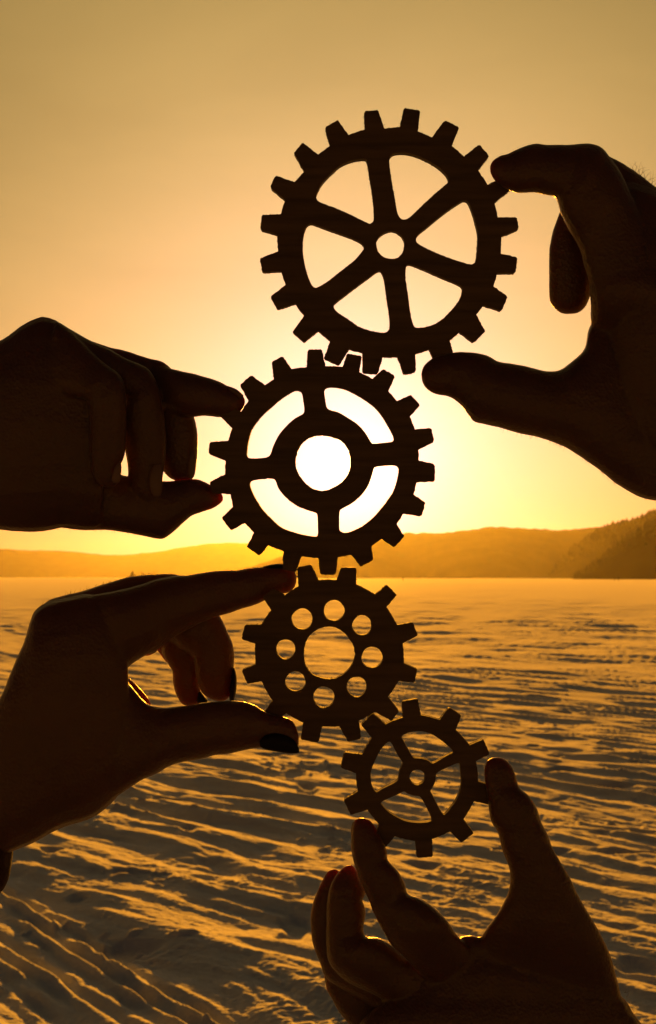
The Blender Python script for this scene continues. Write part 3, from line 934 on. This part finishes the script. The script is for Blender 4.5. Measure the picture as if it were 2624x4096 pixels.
# --- upper left hand, holding the gear with the sun in it
cF = Crop(0, 1200, 1050 / 1540)
left_hand = build_body('hand', cF, [
    # little finger, nearest the camera
    dict(dz=-130, t=0.8, s=[(250, 150, 60, 480, 0, .35), (388, 165, 200, 560, -30, .5), (470, 235, 320, 570, -65, .6), (560, 325, 420, 570, -100, .7), (640, 390, 490, 580), (695, 430, 515, 600), (728, 490, 522, 650), (740, 580, 526, 700), (742, 680, 526, 760), (742, 800, 527, 830), (735, 890, 530, 900), (722, 938, 534, 960), (707, 985, 540, 1010), (703, 1040, 558, 1055), (690, 1082, 585, 1085), (665, 1102, 615, 1102)]),
    # ring finger
    dict(dz=-10, t=0.8, s=[(330, 120, 280, 420), (440, 183, 420, 480), (560, 250, 520, 500), (650, 290, 600, 520), (740, 345, 660, 540), (820, 375, 700, 570), (885, 418, 730, 600), (928, 500, 700, 660), (952, 600, 695, 720), (968, 720, 700, 780), (975, 840, 728, 850), (970, 950, 745, 955), (958, 1040, 750, 1050), (951, 1110, 772, 1112), (935, 1168, 808, 1165), (908, 1196, 845, 1192)]),
    # middle finger
    dict(dz=110, t=0.8, s=[(500, 225, 470, 450), (640, 275, 640, 500), (720, 292, 720, 500), (800, 318, 800, 510), (880, 342, 850, 530), (950, 358, 880, 550), (1008, 402, 910, 590), (1050, 475, 930, 640), (1085, 555, 915, 700), (1118, 630, 915, 760), (1143, 710, 915, 800), (1159, 800, 920, 860), (1160, 890, 930, 925), (1150, 970, 950, 990), (1140, 1030, 988, 1040), (1118, 1062, 1030, 1062), (1095, 1072, 1062, 1071)]),
    # index finger, reaching out to the gear
    dict(dz=25, t=0.85, s=[(760, 330, 800, 560, 170), (900, 365, 930, 640, 120), (1008, 400, 1040, 672, 70), (1110, 425, 1130, 686, 45), (1180, 445, 1190, 680, 30), (1240, 460, 1240, 684), (1300, 482, 1292, 692), (1340, 504, 1345, 690), (1392, 526, 1390, 675), (1426, 556, 1420, 648), (1442, 585, 1440, 615)]),
    # thumb
    dict(dz=50, t=0.75, s=[(1312, 1155, 1310, 1182), (1298, 1130, 1290, 1200), (1268, 1105, 1262, 1217), (1230, 1083, 1222, 1234), (1190, 1061, 1175, 1250), (1140, 1048, 1125, 1266), (1080, 1052, 1075, 1312), (1020, 1058, 1020, 1362), (960, 1060, 965, 1403), (900, 1050, 920, 1405), (830, 1040, 850, 1390), (740, 1030, 740, 1367, 45, .7), (640, 1000, 620, 1350, 40, .62), (520, 950, 500, 1353, 30, .5), (400, 900, 380, 1342, 20, .35), (250, 850, 250, 1300, 20, .2)]),
    # back of the hand, wrist and forearm
    dict(dz=20, t=0.36, e=2.2, s=[(600, 420, 600, 1330), (500, 290, 540, 1350), (400, 190, 440, 1346), (340, 124, 370, 1340), (255, 97, 300, 1352), (190, 112, 210, 1364), (120, 150, 120, 1364), (60, 200, 60, 1358), (0, 238, 0, 1350), (-150, 310, -150, 1330), (-400, 390, -400, 1290), (-800, 420, -800, 1300), (-1700, 380, -1700, 1450)]),
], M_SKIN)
tag(left_hand, 'dark hand with fingers curled down, gripping the gear with the sun in its hole', 'hand', HANDS)
build_plate('fingernail', cF, [(706, 945, 700, 950), (712, 970, 672, 980), (712, 1010, 660, 1020), (706, 1050, 655, 1050), (698, 1072, 665, 1072)], -185, 0.5, M_NAIL, left_hand)
build_plate('fingernail', cF, [(945, 962, 900, 970), (956, 1000, 880, 1010), (953, 1060, 872, 1060), (950, 1110, 880, 1110), (940, 1150, 905, 1155)], -85, 0.4, M_NAIL, left_hand)
build_plate('fingernail', cF, [(1140, 885, 1120, 890), (1149, 920, 1105, 930), (1147, 970, 1098, 975), (1141, 1020, 1098, 1020), (1134, 1040, 1108, 1045)], 62, 0.6, M_NAIL, left_hand)
build_plate('fingernail', cF, [(1330, 502, 1335, 512), (1350, 508, 1345, 535), (1385, 522, 1375, 555), (1415, 545, 1400, 575), (1430, 562, 1420, 580)], 0, 1.6, M_NAIL, left_hand)
hairs(cF, [(x, np.interp(x, (0, 100, 200, 355, 520, 700, 880), (1350, 1362, 1365, 1340, 1353, 1358, 1400)) - 3, 10 + rg.normal(0, 30), rg.normal(75, 25), rg.uniform(8, 18)) for x in rg.uniform(300, 800, 30)], left_hand, 2)

# --- lower left hand with dark nails, holding the pierced gear
cG = Crop(0, 2200, 1300 / 1540)
nail_hand = build_body('hand', cG, [
    # index
    dict(dz=75, t=0.72, s=[(1405, 125, 1403, 155), (1397, 102, 1393, 180), (1375, 84, 1365, 203), (1330, 74, 1315, 212), (1245, 84, 1253, 240), (1180, 88, 1200, 262), (1120, 97, 1140, 280), (1060, 98, 1090, 298), (1000, 103, 1030, 314), (940, 112, 960, 340), (885, 122, 900, 372), (850, 121, 850, 400), (815, 126, 790, 440), (740, 140, 735, 483, 50), (680, 160, 690, 500, 30), (600, 180, 640, 530, 10), (500, 200, 580, 575, 0, .6), (400, 225, 480, 640, 10, .4), (300, 260, 380, 680, 20, .2)]),
    # back of the hand with the middle knuckle behind
    dict(dz=150, t=0.6, s=[(860, 122, 860, 330), (815, 112, 800, 380), (740, 115, 740, 420), (660, 120, 680, 450), (600, 128, 620, 480), (540, 145, 560, 500), (480, 165, 500, 520), (420, 185, 430, 560), (370, 198, 360, 600), (300, 214, 280, 620), (240, 230, 220, 640), (205, 255, 200, 650)]),
    # middle finger folded behind
    dict(dz=215, t=0.8, s=[(760, 150, 740, 400), (880, 160, 800, 420), (980, 230, 830, 440), (1045, 315, 850, 465), (1082, 390, 885, 485), (1106, 460, 912, 510), (1111, 530, 922, 560), (1104, 585, 930, 610), (1095, 640, 942, 645), (1090, 685, 962, 682), (1072, 712, 995, 708), (1045, 718, 1020, 716)]),
    # ring finger folded
    dict(dz=290, t=0.8, s=[(900, 330, 800, 400), (945, 420, 765, 470), (950, 500, 800, 545), (945, 570, 817, 575), (945, 630, 819, 625), (955, 680, 830, 672), (960, 712, 846, 708), (940, 732, 862, 733), (915, 742, 890, 742)]),
    dict(dz=330, t=0.8, s=[(800, 380, 700, 420), (830, 450, 742, 476), (830, 510, 762, 498), (825, 545, 785, 530)]),
    dict(dz=140, t=0.8, s=[(780, 420, 700, 440), (745, 480, 690, 470), (732, 488, 680, 496), (712, 500, 665, 502), (690, 503, 660, 500)]),
    # thumb
    dict(dz=-55, t=0.78, s=[(1417, 880, 1416, 925), (1407, 842, 1408, 945), (1385, 806, 1390, 950), (1340, 788, 1350, 948), (1290, 778, 1300, 945), (1250, 760, 1245, 938), (1205, 733, 1190, 944), (1155, 716, 1130, 958), (1100, 711, 1075, 969), (1040, 716, 1020, 974), (985, 720, 960, 990), (920, 733, 890, 1002), (860, 739, 815, 1020), (790, 743, 745, 1058), (720, 737, 680, 1087, -40, .62), (680, 715, 600, 1138, -25, .5), (620, 640, 510, 1195, -5, .42), (540, 560, 400, 1230, 10, .3), (440, 480, 300, 1200, 25, .15)]),
    # the lit fold of the web
    dict(dz=110, t=0.8, s=[(585, 585, 520, 640), (615, 610, 560, 690), (650, 642, 600, 720), (685, 682, 640, 750), (708, 714, 670, 760), (718, 735, 690, 765)]),
    # palm, wrist and forearm
    dict(dz=20, t=0.36, e=2.6, s=[(600, 400, 620, 1100), (520, 250, 580, 1140), (420, 210, 520, 1208), (320, 222, 450, 1262), (235, 240, 385, 1290), (180, 272, 300, 1316), (150, 320, 220, 1355), (112, 435, 150, 1394), (80, 512, 80, 1424), (45, 590, 30, 1445), (0, 702, -30, 1470), (-80, 850, -80, 1500), (-230, 1100, -130, 1590), (-420, 1450, -230, 1800), (-700, 2000, -450, 2300), (-1000, 2700, -700, 3000)]),
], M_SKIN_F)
tag(nail_hand, 'hand with dark painted nails, holding the gear with eight small holes', 'hand', HANDS)
build_plate('fingernail', cG, [(1230, 905, 1232, 930), (1255, 880, 1256, 945), (1300, 868, 1302, 954), (1358, 879, 1358, 963), (1398, 905, 1398, 964), (1418, 942, 1417, 960)], -112, 0.55, M_POLISH, nail_hand)
build_plate('fingernail', cG, [(1240, 82, 1242, 90), (1268, 72, 1272, 92), (1310, 65, 1314, 92), (1345, 67, 1347, 92), (1362, 76, 1362, 90)], 85, 4.5, M_POLISH, nail_hand)
build_plate('fingernail', cG, [(1109, 556, 1102, 566), (1119, 588, 1096, 605), (1122, 630, 1090, 650), (1118, 675, 1086, 690), (1108, 713, 1088, 713)], 200, 3.0, M_POLISH, nail_hand)
build_plate('fingernail', cG, [(950, 668, 938, 676), (966, 690, 934, 700), (984, 712, 934, 722), (980, 722, 940, 726)], 245, 1.2, M_POLISH, nail_hand)
hairs(cG, [(x, np.interp(x, (0, 80, 155, 200, 300, 480, 660, 740), (700, 510, 310, 250, 215, 165, 120, 115)) + 4, 130 + rg.normal(0, 25), rg.normal(-80, 25), rg.uniform(10, 26)) for x in np.concatenate([rg.uniform(470, 740, 60), rg.uniform(5, 470, 24)])], nail_hand, 3)
# knitted cuff of her sleeve
def sleeve():
    cuff = build_body('sleeve', cG, [
        dict(dz=25, t=0.62, e=2.2, s=[(-280, 880, 60, 1380, 80, .2), (-300, 915, 66, 1415, 75, .3), (-330, 960, 66, 1446, 65, .4), (-350, 1000, 60, 1490, 50, .5), (-400, 1080, 46, 1545), (-480, 1200, 20, 1610), (-620, 1420, -60, 1720), (-900, 2000, -330, 2300), (-1250, 2700, -600, 3050)])],
        M_KNIT, voxel=0.0012, smooth_iter=2, parent=nail_hand)
    rng = np.random.default_rng(4)
    return cuff
sleeve()

# --- lower right hand, holding the smallest gear
cH = Crop(1150, 2900, 1474 / 1540)
low_hand = build_body('hand', cH, [
    # index
    dict(dz=-45, t=0.8, s=[(292, 390, 325, 390), (278, 400, 348, 402), (269, 430, 372, 434), (266, 480, 400, 485), (267, 530, 418, 532), (274, 570, 417, 560), (280, 592, 428, 574), (294, 632, 460, 608), (318, 688, 486, 655), (344, 742, 499, 698), (352, 768, 505, 708), (372, 812, 550, 722), (400, 862, 600, 752), (435, 920, 645, 792), (480, 965, 680, 835, -40, .75), (540, 1030, 712, 880, -20, .65), (620, 1100, 790, 950, 10, .5), (740, 1200, 900, 1060, 50, .35)]),
    # middle
    dict(dz=70, t=0.8, s=[(248, 584, 275, 583), (225, 600, 292, 612), (196, 634, 305, 648), (177, 676, 323, 686), (170, 706, 326, 710), (167, 730, 310, 732), (164, 752, 320, 750), (162, 790, 329, 790), (160, 850, 321, 850), (161, 890, 326, 876), (163, 925, 345, 884), (172, 990, 385, 888), (210, 1040, 435, 915), (270, 1085, 490, 960), (360, 1130, 560, 1010), (450, 1180, 640, 1070)]),
    # ring
    dict(dz=170, t=0.8, s=[(185, 603, 205, 602), (162, 620, 230, 625), (142, 660, 240, 670), (124, 702, 240, 710), (105, 752, 240, 760), (96, 805, 240, 810), (98, 850, 240, 860), (106, 905, 245, 905), (120, 955, 260, 945), (138, 1005, 300, 980), (160, 1055, 340, 1030), (240, 1110, 420, 1080), (360, 1180, 520, 1140)]),
    # little finger
    dict(dz=235, t=0.8, s=[(150, 1020, 230, 980), (155, 1060, 260, 1010), (164, 1105, 300, 1050), (185, 1150, 340, 1080), (206, 1188, 380, 1120), (234, 1225, 420, 1170), (290, 1290, 480, 1230), (380, 1380, 560, 1300)]),
    # thumb
    dict(dz=-45, t=0.75, s=[(852, 134, 885, 133), (832, 148, 915, 146), (822, 175, 940, 175), (823, 215, 955, 215), (828, 255, 968, 262), (836, 300, 1015, 302), (840, 350, 1045, 352), (852, 408, 1062, 405), (880, 450, 1085, 452), (896, 515, 1110, 515, -45, .74), (912, 560, 1140, 565, -44, .70), (927, 605, 1172, 620, -42, .65), (928, 660, 1205, 690, -38, .60), (916, 712, 1235, 748, -32, .54), (890, 762, 1275, 815, -22, .48), (858, 812, 1315, 885, -10, .43), (828, 852, 1345, 950, 4, .39), (806, 890, 1368, 1020, 20, .35), (770, 980, 1395, 1120, 45, .30), (740, 1150, 1420, 1280, 65, .24)]),
    # web, palm, wrist and forearm
    dict(dz=70, t=0.3, e=2.2, s=[(748, 878, 775, 877, 40, .8), (722, 886, 802, 886, 40, .8), (690, 905, 880, 910, 45, .6), (640, 960, 1100, 985, 60, .4), (540, 1040, 1320, 1075, 65, .33), (430, 1130, 1415, 1150), (330, 1210, 1445, 1200), (290, 1280, 1480, 1250), (340, 1400, 1560, 1400), (450, 1600, 1660, 1600), (650, 1900, 1750, 1850), (800, 2300, 1900, 2250), (1000, 3000, 2150, 2950)]),
], M_SKIN)
tag(low_hand, 'dark hand rising from the bottom, holding the smallest gear from below', 'hand', HANDS)
build_plate('fingernail', cH, [(842, 150, 880, 140), (838, 175, 905, 165), (842, 205, 915, 195), (855, 235, 912, 228), (868, 252, 900, 248)], 20, 0.5, M_NAIL, low_hand)
build_plate('fingernail', cH, [(273, 405, 290, 400), (267, 425, 298, 420), (265, 455, 295, 455), (268, 480, 286, 482)], -10, 1.4, M_NAIL, low_hand)
hairs(cH, [(x, y, -30 + rg.normal(0, 20), rg.normal(-30, 22), rg.uniform(10, 24)) for (x, y) in [(np.interp(t, (0, .5, 1), (1050, 1300, 1460)) - 4, np.interp(t, (0, .5, 1), (385, 872, 1225))) for t in rg.uniform(0, 1, 36)]], low_hand, 4)

# ------------------------------------------------------------------ small things far out on the ice
def standing_figure(px, py, height, label, turn):
    g = ground_at(px, py)
    s = height / 1.75
    me = bpy.data.meshes.new('person')
    verts = [(0, 0, .95), (0, 0, 1.2), (0, 0, 1.45), (0, 0, 1.56), (0, .02, 1.66), (-.12, 0, .88), (-.13, .03, .48), (-.14, 0, .06), (-.14, .12, .04),
             (.12, 0, .88), (.13, .03, .48), (.14, 0, .06), (.14, .12, .04), (-.22, 0, 1.42), (-.28, .02, 1.15), (-.24, .16, .95), (.22, 0, 1.42), (.28, .02, 1.15), (.24, .16, .95)]
    edges = [(0, 1), (1, 2), (2, 3), (3, 4), (0, 5), (5, 6), (6, 7), (7, 8), (0, 9), (9, 10), (10, 11), (11, 12), (2, 13), (13, 14), (14, 15), (2, 16), (16, 17), (17, 18)]
    rad = [.2, .21, .2, .08, .12, .13, .1, .08, .06, .13, .1, .08, .06, .1, .085, .06, .1, .085, .06]
    me.from_pydata([tuple(c * s for c in v) for v in verts], edges, [])
    o = bpy.data.objects.new('person', me)
    col.objects.link(o)
    mod = o.modifiers.new('skin', 'SKIN')
    for i, r in enumerate(rad):
        me.skin_vertices[0].data[i].radius = (r * s, r * s)
    me.skin_vertices[0].data[0].use_root = True
    o.modifiers.new('subdiv', 'SUBSURF').levels = 1
    dg = bpy.context.evaluated_depsgraph_get(); dg.update()
    new = bpy.data.meshes.new_from_object(o.evaluated_get(dg))
    o.modifiers.clear(); o.data = new
    new.materials.append(M_COAT)
    o.location = (g[0], g[1], g[2] - 0.02)
    o.rotation_euler = (0, 0, turn)
    tag(o, label, 'person', 'people far out on the ice')
    return o
standing_figure(1612, 2321.5, 1.75, 'tiny dark figure standing on the ice right of the gear with the sun', 0.6)
standing_figure(2458, 2323.5, 1.75, 'left one of two tiny dark figures standing on the ice before the dark hill', 1.2)
standing_figure(2474, 2323, 1.75, 'right one of two tiny dark figures standing on the ice before the dark hill', 2.9)
standing_figure(1312, 2319, 1.75, 'tiny dark figure on the ice below the gear with the sun, seen between gear teeth', 2.2)

def small_tree(px, py_top, dist):
    x = (px - CX) / FOC * dist
    h = CAM_H + (HORIZON_Y - py_top) / FOC * dist
    t = empty('fir_tree', (x, dist, -0.1))
    tag(t, 'tiny lone dark tree behind the knuckles of the hand with dark nails', 'tree')
    rng = np.random.default_rng(8)
    V, Q = [], []
    for k, (zz, rr) in enumerate(((-0.3, .09), (h * .5, .07), (h * .95, .02))):
        for j in range(8):
            a = j * math.pi / 4
            V.append((x + rr * math.cos(a), dist + rr * math.sin(a), zz))
    for k in range(2):
        for j in range(8):
            Q.append((k * 8 + j, k * 8 + (j + 1) % 8, k * 8 + 8 + (j + 1) % 8, k * 8 + 8 + j))
    link('trunk', mesh_from_arrays('trunk', V, Q), M_COAT, t)
    V, Q = [], []
    for k in range(900):
        f = rng.random() ** 0.8
        z = h * (0.12 + 0.88 * f); R = h * 0.30 * (1 - f) * (0.55 + 0.45 * rng.random()) + 0.03
        a = rng.uniform(0, 2 * math.pi)
        c = np.array([x + R * math.cos(a), dist + R * math.sin(a), z])
        d1 = np.array([math.cos(a), math.sin(a), -0.35]) * h * 0.045
        d2 = np.array([-math.sin(a), math.cos(a), rng.normal(0, .3)]) * h * 0.016
        b = len(V)
        V += [c - d1 - d2, c + d1 - d2, c + d1 + d2, c - d1 + d2]
        Q.append((b, b + 1, b + 2, b + 3))
    link('crown', mesh_from_arrays('crown', V, Q, False), M_FIR, t)
small_tree(530, 2284, 600)
